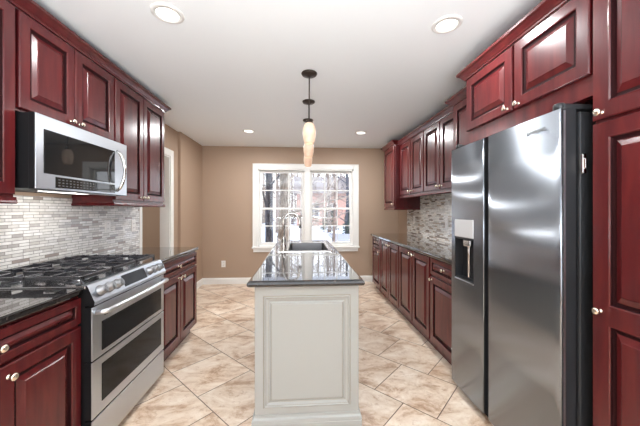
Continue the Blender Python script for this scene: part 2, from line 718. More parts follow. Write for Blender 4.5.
def door(parent, F, a0, a1, b0, b1, kn=None, name='door', mats=('cherry_wood', 'door_groove'), **k):
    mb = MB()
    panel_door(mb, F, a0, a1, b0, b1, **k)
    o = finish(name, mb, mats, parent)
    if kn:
        knob(o, F, kn[0], kn[1])
    return o


# ------------------------------------------------------------------ dimensions
CEIL = 2.44
XL, XR = -1.735, 1.80
YB = 5.14
YR = -3.4
CT = 0.914

# ------------------------------------------------------------------ structure
mb = MB()
mb.box(-4.2, XR + 0.15, YR - 0.15, 8.2, -0.1, 0.0)
struct('floor', mb, 'travertine_floor')
mb = MB()
mb.box(-4.2, XR + 0.15, YR - 0.15, 8.2, CEIL, CEIL + 0.1)
struct('ceiling', mb, 'ceiling_paint')

# left wall: kitchen side, stepped back by 4 cm around the doorway, then forward again
DY0, DY1, DZ = 3.285, 3.975, 2.035
mb = MB()
mb.box(XL - 0.16, XL, YR, 3.18, 0, CEIL)
mb.box(XL - 0.16, XL - 0.04, 3.18, DY0, 0, CEIL)
mb.box(XL - 0.16, XL - 0.04, DY0, DY1, DZ, CEIL)
mb.box(XL - 0.16, XL - 0.04, DY1, 4.235, 0, CEIL)
mb.box(XL - 0.16, XL, 4.235, YB, 0, CEIL)
struct('wall_left', mb, 'wall_paint')
mb = MB()
mb.box(XR, XR + 0.15, YR, YB + 0.15, 0, CEIL)
struct('wall_right', mb, 'wall_paint')

# back wall with the window opening
WX0, WX1, WZ0, WZ1 = -0.765, 0.955, 0.655, 2.045
mb = MB()
mb.box(XL - 0.16, WX0, YB, YB + 0.15, 0, CEIL)
mb.box(WX1, XR, YB, YB + 0.15, 0, CEIL)
mb.box(WX0, WX1, YB, YB + 0.15, 0, WZ0)
mb.box(WX0, WX1, YB, YB + 0.15, WZ1, CEIL)
struct('wall_back', mb, 'wall_paint')
# rear wall behind the camera, with a wide opening put in to let daylight through
mb = MB()
mb.box(XL - 0.16, -1.5, YR - 0.15, YR, 0, CEIL)
mb.box(1.5, XR, YR - 0.15, YR, 0, CEIL)
mb.box(-1.5, 1.5, YR - 0.15, YR, 2.35, CEIL)
mb.box(-1.5, 1.5, YR - 0.15, YR, 0, 0.35)
struct('wall_rear', mb, 'wall_paint')
# hall beyond the doorway
mb = MB()
mb.box(-4.05, -2.41, 5.2, 5.32, 0, CEIL)
mb.box(-2.53, -2.41, 5.32, 8.0, 0, CEIL)
mb.box(-2.41, -1.9, 7.95, 8.05, 0, CEIL)
mb.box(-1.895, -1.80, 5.14, 8.0, 0, CEIL)
mb.box(-4.15, -4.05, 2.2, 5.32, 0, CEIL)
mb.box(-4.15, -1.895, 2.2, 2.32, 0, CEIL)
struct('wall_hall', mb, 'wall_paint')

# door casing of the doorway in the left wall
CAS = [(0, 0), (0.018, 0), (0.020, 0.006), (0.016, 0.02), (0.018, 0.07), (0.014, 0.088), (0.0, 0.09)]
mb = MB()
xw = XL - 0.04
for (ya, yb_, za, zb) in ((DY0 - 0.09, DY0, 0, DZ + 0.09), (DY1, DY1 + 0.09, 0, DZ + 0.09), (DY0 - 0.0, DY1, DZ, DZ + 0.09)):
    mb.box(xw, xw + 0.018, ya, yb_, za, zb, 0.004, 2)
mb.box(xw - 0.12, xw + 0.002, DY0, DY0 + 0.015, 0, DZ)
mb.box(xw - 0.12, xw + 0.002, DY1 - 0.015, DY1, 0, DZ)
mb.box(xw - 0.12, xw + 0.002, DY0 + 0.015, DY1 - 0.015, DZ - 0.015, DZ)
struct('door_1', mb, 'white_trim')

# baseboards
BB = [(0, 0), (0.014, 0), (0.014, 0.085), (0.010, 0.093), (0.011, 0.098), (0.004, 0.108), (0, 0.108)]
mb = MB()
mb.sweep([(XL, YB), (XR, YB)], BB, 0, side=1)
struct('baseboard_back', mb, 'white_trim')
mb = MB()
mb.sweep([(XL, 4.235), (XL, YB - 0.014)], BB, 0, side=1)
mb.sweep([(xw, 4.066), (xw, 4.233)], BB, 0, side=1)
struct('baseboard_left', mb, 'white_trim')
mb = MB()
mb.sweep([(XR, YB - 0.014), (XR, 4.76)], BB, 0, side=1)
struct('baseboard_right', mb, 'white_trim')

# window: one frame, two double hung units, grid bars, sill
win = MB()
# casing
cw = 0.092
win.box(WX0 - cw, WX0, YB - 0.022, YB, WZ0 - 0.04, WZ1 + cw, 0.005)
win.box(WX1, WX1 + cw, YB - 0.022, YB, WZ0 - 0.04, WZ1 + cw, 0.005)
win.box(WX0, WX1, YB - 0.022, YB, WZ1, WZ1 + cw, 0.005)
win.box(WX0 - cw, WX0 - cw + 0.016, YB - 0.032, YB - 0.02, WZ0 - 0.04, WZ1 + cw, 0.004)
win.box(WX1 + cw - 0.016, WX1 + cw, YB - 0.032, YB - 0.02, WZ0 - 0.04, WZ1 + cw, 0.004)
win.box(WX0 - cw, WX1 + cw, YB - 0.032, YB - 0.02, WZ1 + cw - 0.016, WZ1 + cw, 0.004)
# jamb liner
win.box(WX0, WX0 + 0.02, YB - 0.01, YB + 0.14, WZ0, WZ1)
win.box(WX1 - 0.02, WX1, YB - 0.01, YB + 0.14, WZ0, WZ1)
win.box(WX0, WX1, YB - 0.01, YB + 0.14, WZ1 - 0.02, WZ1)
win.box(WX0, WX1, YB - 0.01, YB + 0.14, WZ0, WZ0 + 0.02)
window = struct('window_1', win, 'white_trim')
mb = MB()
mb.box(WX0 - cw - 0.012, WX1 + cw + 0.012, YB - 0.05, YB + 0.06, WZ0 - 0.03, WZ0, 0.006)
mb.box(WX0 - cw + 0.01, WX1 + cw - 0.01, YB - 0.026, YB, WZ0 - 0.095, WZ0 - 0.03, 0.006)
finish('window_sill', mb, 'white_trim', window)
mb = MB()
mb.box(0.06, 0.165, YB - 0.02, YB + 0.13, WZ0, WZ1, 0.004)
finish('mullion', mb, 'white_trim', window)
units = ((-0.745, 0.06), (0.165, 0.935))
for (xa, xb) in units:
    zm = 1.335
    for (za, zb, yy) in ((WZ0 + 0.02, zm + 0.012, YB + 0.045), (zm - 0.012, WZ1 - 0.02, YB + 0.075)):
        s = MB()
        st = 0.055 if xa < 0 else 0.045
        st = 0.042
        s.box(xa, xa + st, yy, yy + 0.03, za, zb, 0.003)
        s.box(xb - st, xb, yy, yy + 0.03, za, zb, 0.003)
        low = yy < YB + 0.06
        rb, rt = (0.05, 0.03) if low else (0.03, 0.045)
        s.box(xa + st, xb - st, yy, yy + 0.03, za, za + rb, 0.003)
        s.box(xa + st, xb - st, yy, yy + 0.03, zb - rt, zb, 0.003)
        gx0, gx1, gz0, gz1 = xa + st, xb - st, za + rb, zb - rt
        for k in (1, 2):
            x_ = gx0 + (gx1 - gx0) * k / 3
            s.box(x_ - 0.009, x_ + 0.009, yy + 0.004, yy + 0.026, gz0, gz1, 0.003)
        z_ = (gz0 + gz1) / 2
        s.box(gx0, gx1, yy + 0.005, yy + 0.025, z_ - 0.009, z_ + 0.009, 0.003)
        so = finish('sash', s, 'white_trim', window)
        g = MB()
        g.box(gx0 - 0.005, gx1 + 0.005, yy + 0.012, yy + 0.016, gz0 - 0.005, gz1 + 0.005)
        finish('pane', g, 'window_glass', so)

# backsplashes
mb = MB()
mb.box(XL, XL + 0.010, -0.3, 3.165, CT, 1.40)
o = struct('trim_1', mb, 'strip_mosaic')
mb = MB()
mb.box(XL, XL + 0.014, 3.165, 3.178, CT, 1.40, 0.003)
struct('trim_2', mb, 'white_trim')
mb = MB()
mb.box(XR - 0.010, XR, 2.05, 4.70, CT, 1.52)
struct('trim_3', mb, 'speckled_mosaic')

# ------------------------------------------------------------------ outside
mb = MB()
N = 26
vs = []
for j in range(N + 1):
    for i in range(N + 1):
        x = -30 + 60 * i / N
        y = 5.35 + 70 * (j / N) ** 1.6
        vs.append((x, y, -0.6 + (random.uniform(-0.05, 0.05) if 0 < j else 0)))
qs = [(j * (N + 1) + i, j * (N + 1) + i + 1, (j + 1) * (N + 1) + i + 1, (j + 1) * (N + 1) + i) for j in range(N) for i in range(N)]
mb.faces_of(vs, qs, smooth=True)
g = finish('snowy_ground', mb, 'snow')
g['kind'] = 'structure'
mb = MB()
mb.box(2.0, 24, 17.0, 21.5, -0.7, -0.50, 0.03)
mb.box(-1.0, 1.9, 13.0, 13.8, -0.7, -0.51, 0.03)
g = finish('cleared_driveway', mb, 'asphalt')
g['kind'] = 'structure'


def tree(label, x, y, r0, h, mat, nb=12, depth=3, seed=1, spread=0.9, first=0.25):
    rng = random.Random(seed)
    t = thing('bare_tree', label, 'tree', (x, y, -0.62), 'winter trees outside the window')
    mb = MB()
    pts, rads = [], []
    K = 10
    px, py = x, y
    for k in range(K + 1):
        f = k / K
        pts.append((px, py, -0.65 + h * f))
        rads.append(r0 * (1.25 - 0.25 * min(1, f * 8)) * (1 - 0.75 * f))
        px += rng.uniform(-0.04, 0.04) * h * 0.12
        py += rng.uniform(-0.04, 0.04) * h * 0.12
    mb.tube(pts, rads, n=12)
    finish('trunk', mb, mat, t)
    mb = MB()

    def branch(p, d, L, r, lv):
        q = [Vector(p)]
        rr = [r]
        dd = Vector(d)
        for k in range(4):
            dd = (dd + Vector((rng.uniform(-.25, .25), rng.uniform(-.25, .25), rng.uniform(-.15, .22)))).normalized()
            if q[-1].y < 6.9:
                dd.y = abs(dd.y)
            q.append(q[-1] + dd * L / 4)
            rr.append(r * (1 - 0.8 * (k + 1) / 4))
        mb.tube(q, rr, n=5 if lv < 2 else 4, caps=False)
        if lv < depth:
            for k in range(4 if lv < 2 else 5):
                i = rng.randint(1, 4)
                nd = (dd + Vector((rng.uniform(-1, 1), rng.uniform(-1, 1), rng.uniform(-.5, .8))) * spread).normalized()
                branch(q[i], nd, L * rng.uniform(.4, .65), max(rr[i] * 0.7, 0.006), lv + 1)
    for k in range(nb):
        f = first + (1 - first) * k / nb
        i = int(f * K)
        a = rng.uniform(0, 2 * PI)
        branch(pts[i], (math.cos(a), math.sin(a), rng.uniform(0.1, 0.7)), h * 0.32 * (1.15 - f * 0.6), r0 * 0.28 * (1.1 - f * 0.7), 1)
    finish('branches', mb, mat, t)
    return t


tree('thick dark trunked tree nearest the left side of the window', -0.97, 9.0, 0.135, 9, 'dark_bark', 9, 3, 3)
tree('pale beige trunked tree, widest trunk seen through the left sash', -0.515, 8.2, 0.20, 9, 'pale_bark', 10, 3, 5, first=0.22)
for i, (x, y, r, h, mt, lb) in enumerate([
        (0.02, 13.5, 0.12, 9, 'pale_bark', 'slim pale tree just right of the beige trunk'),
        (-3.6, 15, 0.15, 9, 'brown_bark', 'brown bare tree at the far left of the window view'),
        (0.4, 19, 0.12, 8, 'pale_bark', 'thin pale tree behind the window mullion'),
        (1.6, 14, 0.08, 7.5, 'brown_bark', 'slender brown tree left in the right sash'),
        (2.4, 24, 0.15, 10, 'brown_bark', 'brown tree by the brick house, middle of the right sash'),
        (3.6, 22, 0.16, 10, 'dark_bark', 'dark bare tree at the right of the right sash'),
        (-2.0, 24, 0.16, 10, 'brown_bark', 'distant brown tree seen between the two big trunks'),
        (5.2, 28, 0.18, 11, 'brown_bark', 'distant bare tree beyond the driveway at far right'),
        (-5.5, 30, 0.18, 11, 'brown_bark', 'distant bare tree beyond the snow at far left'),
        (0.9, 34, 0.18, 12, 'pale_bark', 'farthest pale tree at the end of the yard')]):
    tree(lb, x, y, r, h, MATS[mt].name, 13, 3, 20 + i, first=0.12)

def copy_tree(root, x, y, rz, sc):
    r = root.copy()
    COL.objects.link(r)
    r.location = (x, y, -0.62)
    r.rotation_euler = (0, 0, rz)
    r.scale = (sc, sc, sc)
    for ch in root.children:
        c = ch.copy()
        COL.objects.link(c)
        c.parent = r
    return r


WOODS = 'one of the many bare thin trees in the woods far behind the snowy yard'
protos = [tree(WOODS, -7.5 + i * 2.2, 40 + i, 0.16 + 0.03 * i, 13, ('brown_bark', 'pale_bark', 'brown_bark')[i], 16, 3, 60 + i, first=0.08) for i in range(3)]
for p_ in protos:
    p_['group'] = 'bare trees of the distant woods'
rngw = random.Random(4)
for k in range(34):
    yy = 38 + 18 * rngw.random()
    xx = -0.19 * yy + (k + rngw.random()) / 34 * 0.43 * yy
    if 32 < yy < 41 and -1 < xx < 11:
        yy += 5
    copy_tree(protos[k % 3], xx, yy, rngw.uniform(0, 6.28), rngw.uniform(0.8, 1.15))

# dark evergreen shrubs beside the house
for i, (x, y, r, h) in enumerate([(3.95, 19.0 + 3.2, 0.75, 3.0), (2.7, 27, 0.9, 2.4)]):
    t = thing('evergreen_shrub', ['dark tall evergreen bush at the right of the window view', 'low dark evergreen bush in front of the brick house'][i], 'shrub', (x, y, -0.6))
    mb = MB()
    rng = random.Random(i)
    for k in range(1400):
        f = rng.random()
        a = rng.uniform(0, 2 * PI)
        rr = r * (1 - f) ** 0.6 * rng.uniform(0.6, 1.05)
        c = Vector((x + rr * math.cos(a), y + rr * math.sin(a), -0.6 + h * f))
        d1 = Vector((rng.uniform(-1, 1), rng.uniform(-1, 1), rng.uniform(-1, 1))).normalized() * 0.09
        d2 = Vector((rng.uniform(-1, 1), rng.uniform(-1, 1), rng.uniform(-1, 1))).normalized() * 0.05
        mb.faces_of([c - d1, c + d2, c + d1, c - d2], [(0, 1, 2, 3)])
    finish('foliage', mb, 'evergreen', t)
    mb = MB()
    mb.tube([(x, y, -0.62), (x, y, -0.6 + h * 0.9)], [0.07, 0.02])
    finish('stem', mb, 'brown_bark', t)

# neighbour's house
hs = thing('neighbour_house', 'reddish brick house with grey roof far across the snowy yard', 'house', (3.2, 36, -0.6))
mb = MB()
mb.box(-0.5, 10.5, 34, 40, -0.6, 3.4)
finish('brick_wall', mb, 'house_siding', hs)
mb = MB()
mb.faces_of([(-0.9, 33.6, 3.3), (10.9, 33.6, 3.3), (10.9, 37, 5.6), (-0.9, 37, 5.6), (10.9, 40.4, 3.3), (-0.9, 40.4, 3.3)],
            [(0, 1, 2, 3), (3, 2, 4, 5), (0, 3, 5), (1, 4, 2), (0, 5, 4, 1)])
finish('roof', mb, 'house_roof', hs)
for k, xx in enumerate((1.0, 3.2, 5.6, 8.0)):
    mb = MB()
    mb.box(xx, xx + 1.1, 33.93, 34.0, 0.6, 2.0)
    o = finish('window', mb, 'house_window', hs)
    mb = MB()
    for (a0, a1, b0, b1) in ((xx - .08, xx, .5, 2.1), (xx + 1.1, xx + 1.18, .5, 2.1), (xx, xx + 1.1, 2.0, 2.1), (xx, xx + 1.1, .5, .6), (xx + .52, xx + .58, .6, 2.0)):
        mb.box(a0, a1, 33.9, 33.99, b0, b1)
    finish('window_frame', mb, 'white_trim', o)

# ------------------------------------------------------------------ cabinets
GAP = 0.003


def base_cabinet(label, side, X, y0, y1, layout, knobs=None, group='cherry base cabinets'):
    """side L: faces +X, R: faces -X. X = carcass front plane; layout = list of ('drawer'|'door', ya, yb, za, zb, knob)"""
    F = faceL(X) if side == 'L' else faceR(X)
    back = XL + 0.004 if side == 'L' else XR - 0.004
    t = thing('base_cabinet', label, 'cabinet', (back, (y0 + y1) / 2, 0), group)
    mb = MB()
    a, c = sorted((back, X))
    mb.box(a, c, y0, y1, 0.095, CT - 0.034)
    finish('carcass', mb, 'cherry_wood', t)
    mb = MB()
    s_ = -1 if side == 'L' else 1
    a, c = sorted((back, X + s_ * 0.05))
    mb.box(a, c, y0, y1, 0.0, 0.095)
    finish('toe_kick', mb, 'cherry_wood', t)
    for kind, ya, yb, za, zb, kn in layout:
        if kind == 'drawer':
            door(t, F, ya + GAP, yb - GAP, za, zb, kn, 'drawer', fr_=0.032, ps=0.6)
        else:
            door(t, F, ya + GAP, yb - GAP, za, zb, kn)
    return t


def wall_cabinet(label, side, X, y0, y1, z0, z1, doors, group='cherry wall cabinets', bottom=None):
    F = faceL(X) if side == 'L' else faceR(X)
    back = XL + 0.004 if side == 'L' else XR - 0.004
    t = thing('wall_cabinet', label, 'cabinet', (back, (y0 + y1) / 2, z0), group)
    mb = MB()
    a, c = sorted((back, X))
    mb.box(a, c, y0, y1, z0, z1, 0.0015, 1)
    finish('carcass', mb, 'cherry_wood', t)
    for ya, yb, za, zb, kn in doors:
        door(t, F, ya + GAP, yb - GAP, za, zb, kn)
    return t


def rim(label, path, z, prof, side, name='crown_molding', cat='molding'):
    mb = MB()
    mb.sweep(path, prof, z, side=side)
    p = path[0]
    o = finish(name, mb, 'cherry_wood', None, (p[0], p[1], z))
    return tag(o, label, cat)


CROWN = [(0, 0), (0.008, 0), (0.010, 0.008), (0.016, 0.012), (0.020, 0.020), (0.034, 0.036), (0.044, 0.042), (0.048, 0.045), (0.048, 0.060), (0, 0.060)]
RAIL = [(0, 0), (0.006, 0.0), (0.012, 0.006), (0.010, 0.016), (0.006, 0.022), (0.006, 0.034), (0, 0.034)]

# --- left wall, base
LX = -1.13
base_cabinet('dark cherry base cabinet nearest the camera, left of the range, wide drawer over two doors', 'L', LX, 0.72, 1.522,
             [('drawer', 0.72, 1.522, 0.735, 0.866, (1.12, 0.80)),
              ('door', 0.72, 1.12, 0.105, 0.722, (1.085, 0.675)),
              ('door', 1.12, 1.522, 0.105, 0.722, (1.157, 0.675))], group=None)
base_cabinet('cherry base cabinet between the range and the doorway', 'L', LX, 2.298, 3.12,
             [('drawer', 2.30, 3.12, 0.735, 0.866, (2.66, 0.80)),
              ('door', 2.30, 2.71, 0.105, 0.722, (2.668, 0.69)),
              ('door', 2.71, 3.12, 0.105, 0.722, (2.752, 0.69))], group=None)


def counter(label, x0, x1, y0, y1, name='countertop'):
    mb = MB()
    mb.box(x0, x1, y0, y1, CT - 0.034, CT, 0.010, 3)
    o = finish(name, mb, 'granite', None, ((x0 + x1) / 2, (y0 + y1) / 2, CT - 0.034))
    return tag(o, label, 'countertop')


counter('dark polished granite worktop left of the range, nearest the camera', XL + 0.011, -1.10, 0.60, 1.523)
counter('dark polished granite worktop between the range and the doorway', XL + 0.015, -1.10, 2.296, 3.15)

# --- left wall, uppers
UX = -1.435
UZ0, UZ1 = 1.375, 2.33
wall_cabinet('tall cherry wall cabinet at the left picture edge, next to the microwave', 'L', UX, 0.70, 1.522, UZ0, UZ1,
             [(0.70, 1.11, 1.388, 2.322, (1.075, 1.43)), (1.11, 1.515, 1.388, 2.322, (1.145, 1.43))], group=None)
wall_cabinet('short cherry wall cabinet with two doors directly above the microwave', 'L', UX, 1.526, 2.264, 1.812, UZ1,
             [(1.528, 1.886, 1.828, 2.322, (1.852, 1.856)), (1.886, 2.262, 1.828, 2.322, (1.92, 1.856))], group=None)
wall_cabinet('tall cherry wall cabinet with two narrow doors right of the microwave', 'L', UX, 2.27, 3.065, UZ0, UZ1,
             [(2.272, 2.665, 1.388, 2.322, (2.628, 1.42)), (2.665, 3.06, 1.388, 2.322, (2.70, 1.42))], group=None)
rim('cherry crown molding along the top of the left wall cabinets', [(UX + 0.015, 0.70), (UX + 0.015, 3.067), (XL, 3.067)], UZ1 - 0.004, CROWN, 1)
rim('cherry light rail under the left wall cabinet next to the picture edge', [(UX + 0.008, 0.70), (UX + 0.008, 1.522)], UZ0 - 0.034, RAIL, 1, 'light_rail')
mb = MB()
rim('cherry light rail under the narrow two door cabinet by the doorway', [(XL, 2.272), (UX + 0.008, 2.272), (UX + 0.008, 3.063), (XL, 3.063)], UZ0 - 0.034, RAIL, 1, 'light_rail')

# --- right wall, base
RX = 1.215
base_cabinet('cherry base cabinet at the far end of the right run, small drawer over one door', 'R', RX, 4.225, 4.73,
             [('drawer', 4.24, 4.71, 0.715, 0.866, (4.47, 0.80)), ('door', 4.24, 4.71, 0.105, 0.70, (4.29, 0.665))], group=None)
base_cabinet('cherry base cabinet with two full height doors, second from the far end on the right', 'R', RX, 3.42, 4.22,
             [('door', 3.82, 4.215, 0.105, 0.866, (3.86, 0.83)), ('door', 3.425, 3.81, 0.105, 0.866, (3.77, 0.83))], group=None)
base_cabinet('cherry base cabinet with two full height doors, nearer the refrigerator', 'R', RX, 2.578, 3.415,
             [('door', 3.0, 3.41, 0.105, 0.866, (3.035, 0.83)), ('door', 2.583, 2.99, 0.105, 0.866, (2.95, 0.83))], group=None)
base_cabinet('cherry base cabinet with drawer and door right beside the refrigerator', 'R', RX, 2.065, 2.573,
             [('drawer', 2.07, 2.568, 0.715, 0.866, (2.31, 0.80)), ('door', 2.07, 2.568, 0.105, 0.70, (2.53, 0.675))], group=None)
counter('long dark granite worktop along the right wall beyond the refrigerator', 1.172, XR - 0.011, 2.06, 4.745)

# --- right wall, uppers
AX = 1.49
AZ0, AZ1 = 1.515, 2.27
wall_cabinet('cherry wall cabinet with two doors above the far part of the right worktop', 'R', AX, 3.335, 4.16, AZ0, AZ1,
             [(3.74, 4.15, 1.53, 2.262, (3.775, 1.565)), (3.34, 3.73, 1.53, 2.262, (3.69, 1.565))], group=None)
wall_cabinet('cherry wall cabinet with two doors, second from the refrigerator', 'R', AX, 2.43, 3.33, AZ0, AZ1,
             [(2.935, 3.325, 1.53, 2.262, (2.97, 1.565)), (2.52, 2.925, 1.53, 2.262, (2.885, 1.565))], group=None)
rim('cherry crown molding above the four doors over the right worktop', [(AX - 0.015, 4.165), (AX - 0.015, 2.43)], AZ1 - 0.004, CROWN, 1)
rim('cherry light rail below the four doors over the right worktop', [(AX - 0.008, 4.165), (AX - 0.008, 2.43)], AZ0 - 0.034, RAIL, 1, 'light_rail')
EX = 1.41
wall_cabinet('deep cherry wall cabinet hung lower at the far end of the right wall', 'R', EX, 4.17, 4.69, 1.345, AZ1 + 0.02,
             [(4.18, 4.68, 1.36, AZ1 + 0.012, (4.22, 1.40))], group=None)
rim('cherry crown molding round the deep far end wall cabinet', [(XR, 4.69), (EX - 0.015, 4.69), (EX - 0.015, 4.17), (AX - 0.05, 4.17)], AZ1 + 0.016, CROWN, 1)
rim('cherry light rail round the bottom of the deep far end cabinet', [(XR, 4.685), (EX - 0.008, 4.685), (EX - 0.008, 4.175), (XR, 4.175)], 1.311, RAIL, 1, 'light_rail')
BX = 1.35
wall_cabinet('narrow cherry wall cabinet squeezed between refrigerator cabinet and worktop cabinets', 'R', BX, 2.01, 2.42, AZ0, 2.225,
             [(2.015, 2.415, 1.53, 2.217, (2.38, 1.565))], group=None)
rim('short cherry crown molding on the narrow cabinet beside the refrigerator', [(AX - 0.02, 2.422), (BX - 0.015, 2.422), (BX - 0.015, 2.03)], 2.221, CROWN, 1)
# fridge surround
CX = 1.22
wall_cabinet('cherry cabinet with two doors above the refrigerator', 'R', CX, 1.105, 2.005, 1.79, 2.262,
             [(1.545, 2.0, 1.88, 2.25, (1.583, 1.90)), (1.108, 1.535, 1.88, 2.25, (1.497, 1.90))], group=None)
t = thing('pantry_cabinet', 'tall cherry pantry cabinet at the right picture edge beside the refrigerator', 'cabinet', (XR, 0.8, 0))
mb = MB()
mb.box(CX, XR - 0.004, 0.49, 1.102, 0.095, 2.262, 0.0015, 1)
finish('carcass', mb, 'cherry_wood', t)
mb = MB()
mb.box(CX + 0.05, XR - 0.004, 0.49, 1.102, 0, 0.095)
finish('toe_kick', mb, 'cherry_wood', t)
door(t, faceR(CX), 0.495, 1.098, 1.675, 2.25, (1.06, 1.70), fr_=0.06)
door(t, faceR(CX), 0.495, 1.098, 0.105, 1.662, (1.065, 0.905), fr_=0.06, splits=((0.86, 0.93),))
rim('cherry crown molding above refrigerator cabinet and pantry', [(AX, 2.008), (CX - 0.015, 2.008), (CX - 0.015, 0.49)], 2.256, CROWN, 1)

# ------------------------------------------------------------------ refrigerator
fr_ = thing('refrigerator', 'stainless side by side refrigerator with ice and water dispenser', 'refrigerator', (1.5, 1.59, 0))
mb = MB()
mb.box(1.195, 1.775, 1.145, 2.04, 0.03, 1.735, 0.006)
finish('body', mb, 'dark_steel', fr_)
for yy in (1.2, 1.98):
    for xx in (1.24, 1.72):
        mb = MB()
        mb.lathe([(0, 0), (0.02, 0), (0.02, 0.03), (0, 0.03)], (xx, yy, 0.0))
        finish('foot', mb, 'black_plastic', fr_)
mb = MB()
mb.box(1.175, 1.196, 1.17, 2.02, 0.005, 0.055)
finish('base_grille', mb, 'black_plastic', fr_)


def fridge_door(y0, y1, z0, z1, hole=None):
    Xf, Xb, r = 1.112, 1.185, 0.006
    yc, hw = 1.59, 0.45

    def X(y):
        e = min(y - y0, y1 - y)
        edge = 0.0
        if e < r:
            edge = r - math.sqrt(max(0, r * r - (r - e) ** 2))
        m_ = (y0 + y1) / 2
        return Xf + 0.004 * ((y - m_) / ((y1 - y0) / 2)) ** 2 + edge
    ys = [y0 + r * (1 - math.cos(PI / 2 * k / 5)) for k in range(6)]
    inner = [y0 + r + (y1 - y0 - 2 * r) * k / 16 for k in range(1, 16)]
    ys += inner + [y1 - r * (1 - math.cos(PI / 2 * k / 5)) for k in range(5, -1, -1)]
    zs = [z0, z1]
    if hole:
        ys = [y for y in ys if abs(y - hole[0]) > 0.008 and abs(y - hole[1]) > 0.008] + [hole[0], hole[1]]
        ys.sort()
        zs = [z0, hole[2], hole[3], z1]
    mb = MB()
    V = [[mb.bm.verts.new((X(y), y, z)) for z in zs] for y in ys]
    for i in range(len(ys) - 1):
        for k in range(len(zs) - 1):
            if hole and hole[0] - 1e-6 <= ys[i] < hole[1] - 1e-6 and k == 1:
                continue
            f = mb.bm.faces.new([V[i][k], V[i + 1][k], V[i + 1][k + 1], V[i][k + 1]])
            f.smooth = True
    B = [[mb.bm.verts.new((Xb, y, z)) for z in (z0, z1)] for y in (y0, y1)]
    mb.bm.faces.new([B[0][0], B[1][0], B[1][1], B[0][1]])
    mb.bm.faces.new([V[i][0] for i in range(len(ys))] + [B[1][0], B[0][0]])
    mb.bm.faces.new([V[i][-1] for i in range(len(ys))] + [B[1][1], B[0][1]])
    f = mb.bm.faces.new([V[0][k] for k in range(len(zs))] + [B[0][1], B[0][0]])
    f.material_index = 1
    f = mb.bm.faces.new([V[-1][k] for k in range(len(zs))] + [B[1][1], B[1][0]])
    f.material_index = 1
    o = finish('door', mb, ['fridge_steel', 'dark_steel'], fr_)
    return o, X


DH = (1.768, 1.992, 0.825, 1.245)
far_door, XF = fridge_door(1.674, 2.046, 0.06, 1.748, DH)
near_door, XN = fridge_door(1.152, 1.630, 0.06, 1.748)
# dispenser inset
disp = MB()
xo = 1.115
disp.box(xo + 0.055, xo + 0.062, DH[0], DH[1], 0.825, 1.12)          # back of niche
disp.box(xo, xo + 0.06, DH[0], DH[0] + 0.006, 0.825, 1.12)
disp.box(xo, xo + 0.06, DH[1] - 0.006, DH[1], 0.825, 1.12)
disp.box(xo, xo + 0.06, DH[0], DH[1], 0.825, 0.838)
disp.box(xo, xo + 0.06, DH[0], DH[1], 1.108, 1.122)
dob = finish('dispenser_niche', disp, 'dark_steel', far_door)
mb = MB()
mb.box(xo - 0.006, xo + 0.06, DH[0] + 0.001, DH[1] - 0.001, 1.122, 1.244, 0.004)
finish('control_panel', mb, 'dispenser_panel', far_door)
mb = MB()
mb.tube([(xo + 0.035, 1.87, 1.11), (xo + 0.03, 1.87, 1.04), (xo + 0.005, 1.83, 0.86)], [0.012, 0.010, 0.007])
mb.box(xo + 0.01, xo + 0.05, 1.83, 1.91, 1.06, 1.108, 0.006)
finish('paddle', mb, 'chrome', far_door)
mb = MB()
mb.box(xo - 0.003, xo + 0.05, DH[0] - 0.002, DH[1] + 0.002, 0.820, 0.830, 0.002)
finish('drip_tray', mb, 'stainless', far_door)
mb = MB()
mb.box(1.150, 1.20, 1.628, 1.676, 0.07, 1.74)
finish('handle_channel', mb, 'black_plastic', fr_)
mb = MB()
mb.box(1.128, 1.136, 1.1505, 1.1525, 0.07, 1.74)
finish('edge_trim', mb, 'stainless', near_door)
# hinges on top
for yy in (1.155, 1.95):
    mb = MB()
    mb.box(1.135, 1.30, yy, yy + 0.06, 1.748, 1.772, 0.005)
    mb.lathe([(0, 0), (0.022, 0), (0.022, 0.026), (0.018, 0.030), (0, 0.030)], (1.14, yy + 0.03, 1.748))
    finish('hinge_cover', mb, 'dark_steel', fr_)
# lettering on the near door
cu = bpy.data.curves.new('logo_text', 'FONT')
cu.body = 'SAMSUNG'
cu.size = 0.024
cu.extrude = 0.0006
tmp = bpy.data.objects.new('logo_tmp', cu)
COL.objects.link(tmp)
bpy.context.view_layer.update()
dg = bpy.context.evaluated_depsgraph_get()
me = bpy.data.meshes.new_from_object(tmp.evaluated_get(dg))
bpy.data.objects.remove(tmp)
me.materials.append(MATS['logo_grey'])
lg = bpy.data.objects.new('lettering', me)
COL.objects.link(lg)
lg.parent = near_door
bx_ = Vector(near_door['_base'])
lx = min(XN(1.20), XN(1.33)) + 0.0005
slope = math.atan2(XN(1.20) - XN(1.34), 0.14)
lg.matrix_local = Matrix.Translation(Vector((XN(1.335) - 0.0012, 1.335, 1.675)) - bx_) @ Matrix.Rotation(-PI / 2 + slope * 1.0, 4, 'Z') @ Matrix.Rotation(PI / 2, 4, 'X')

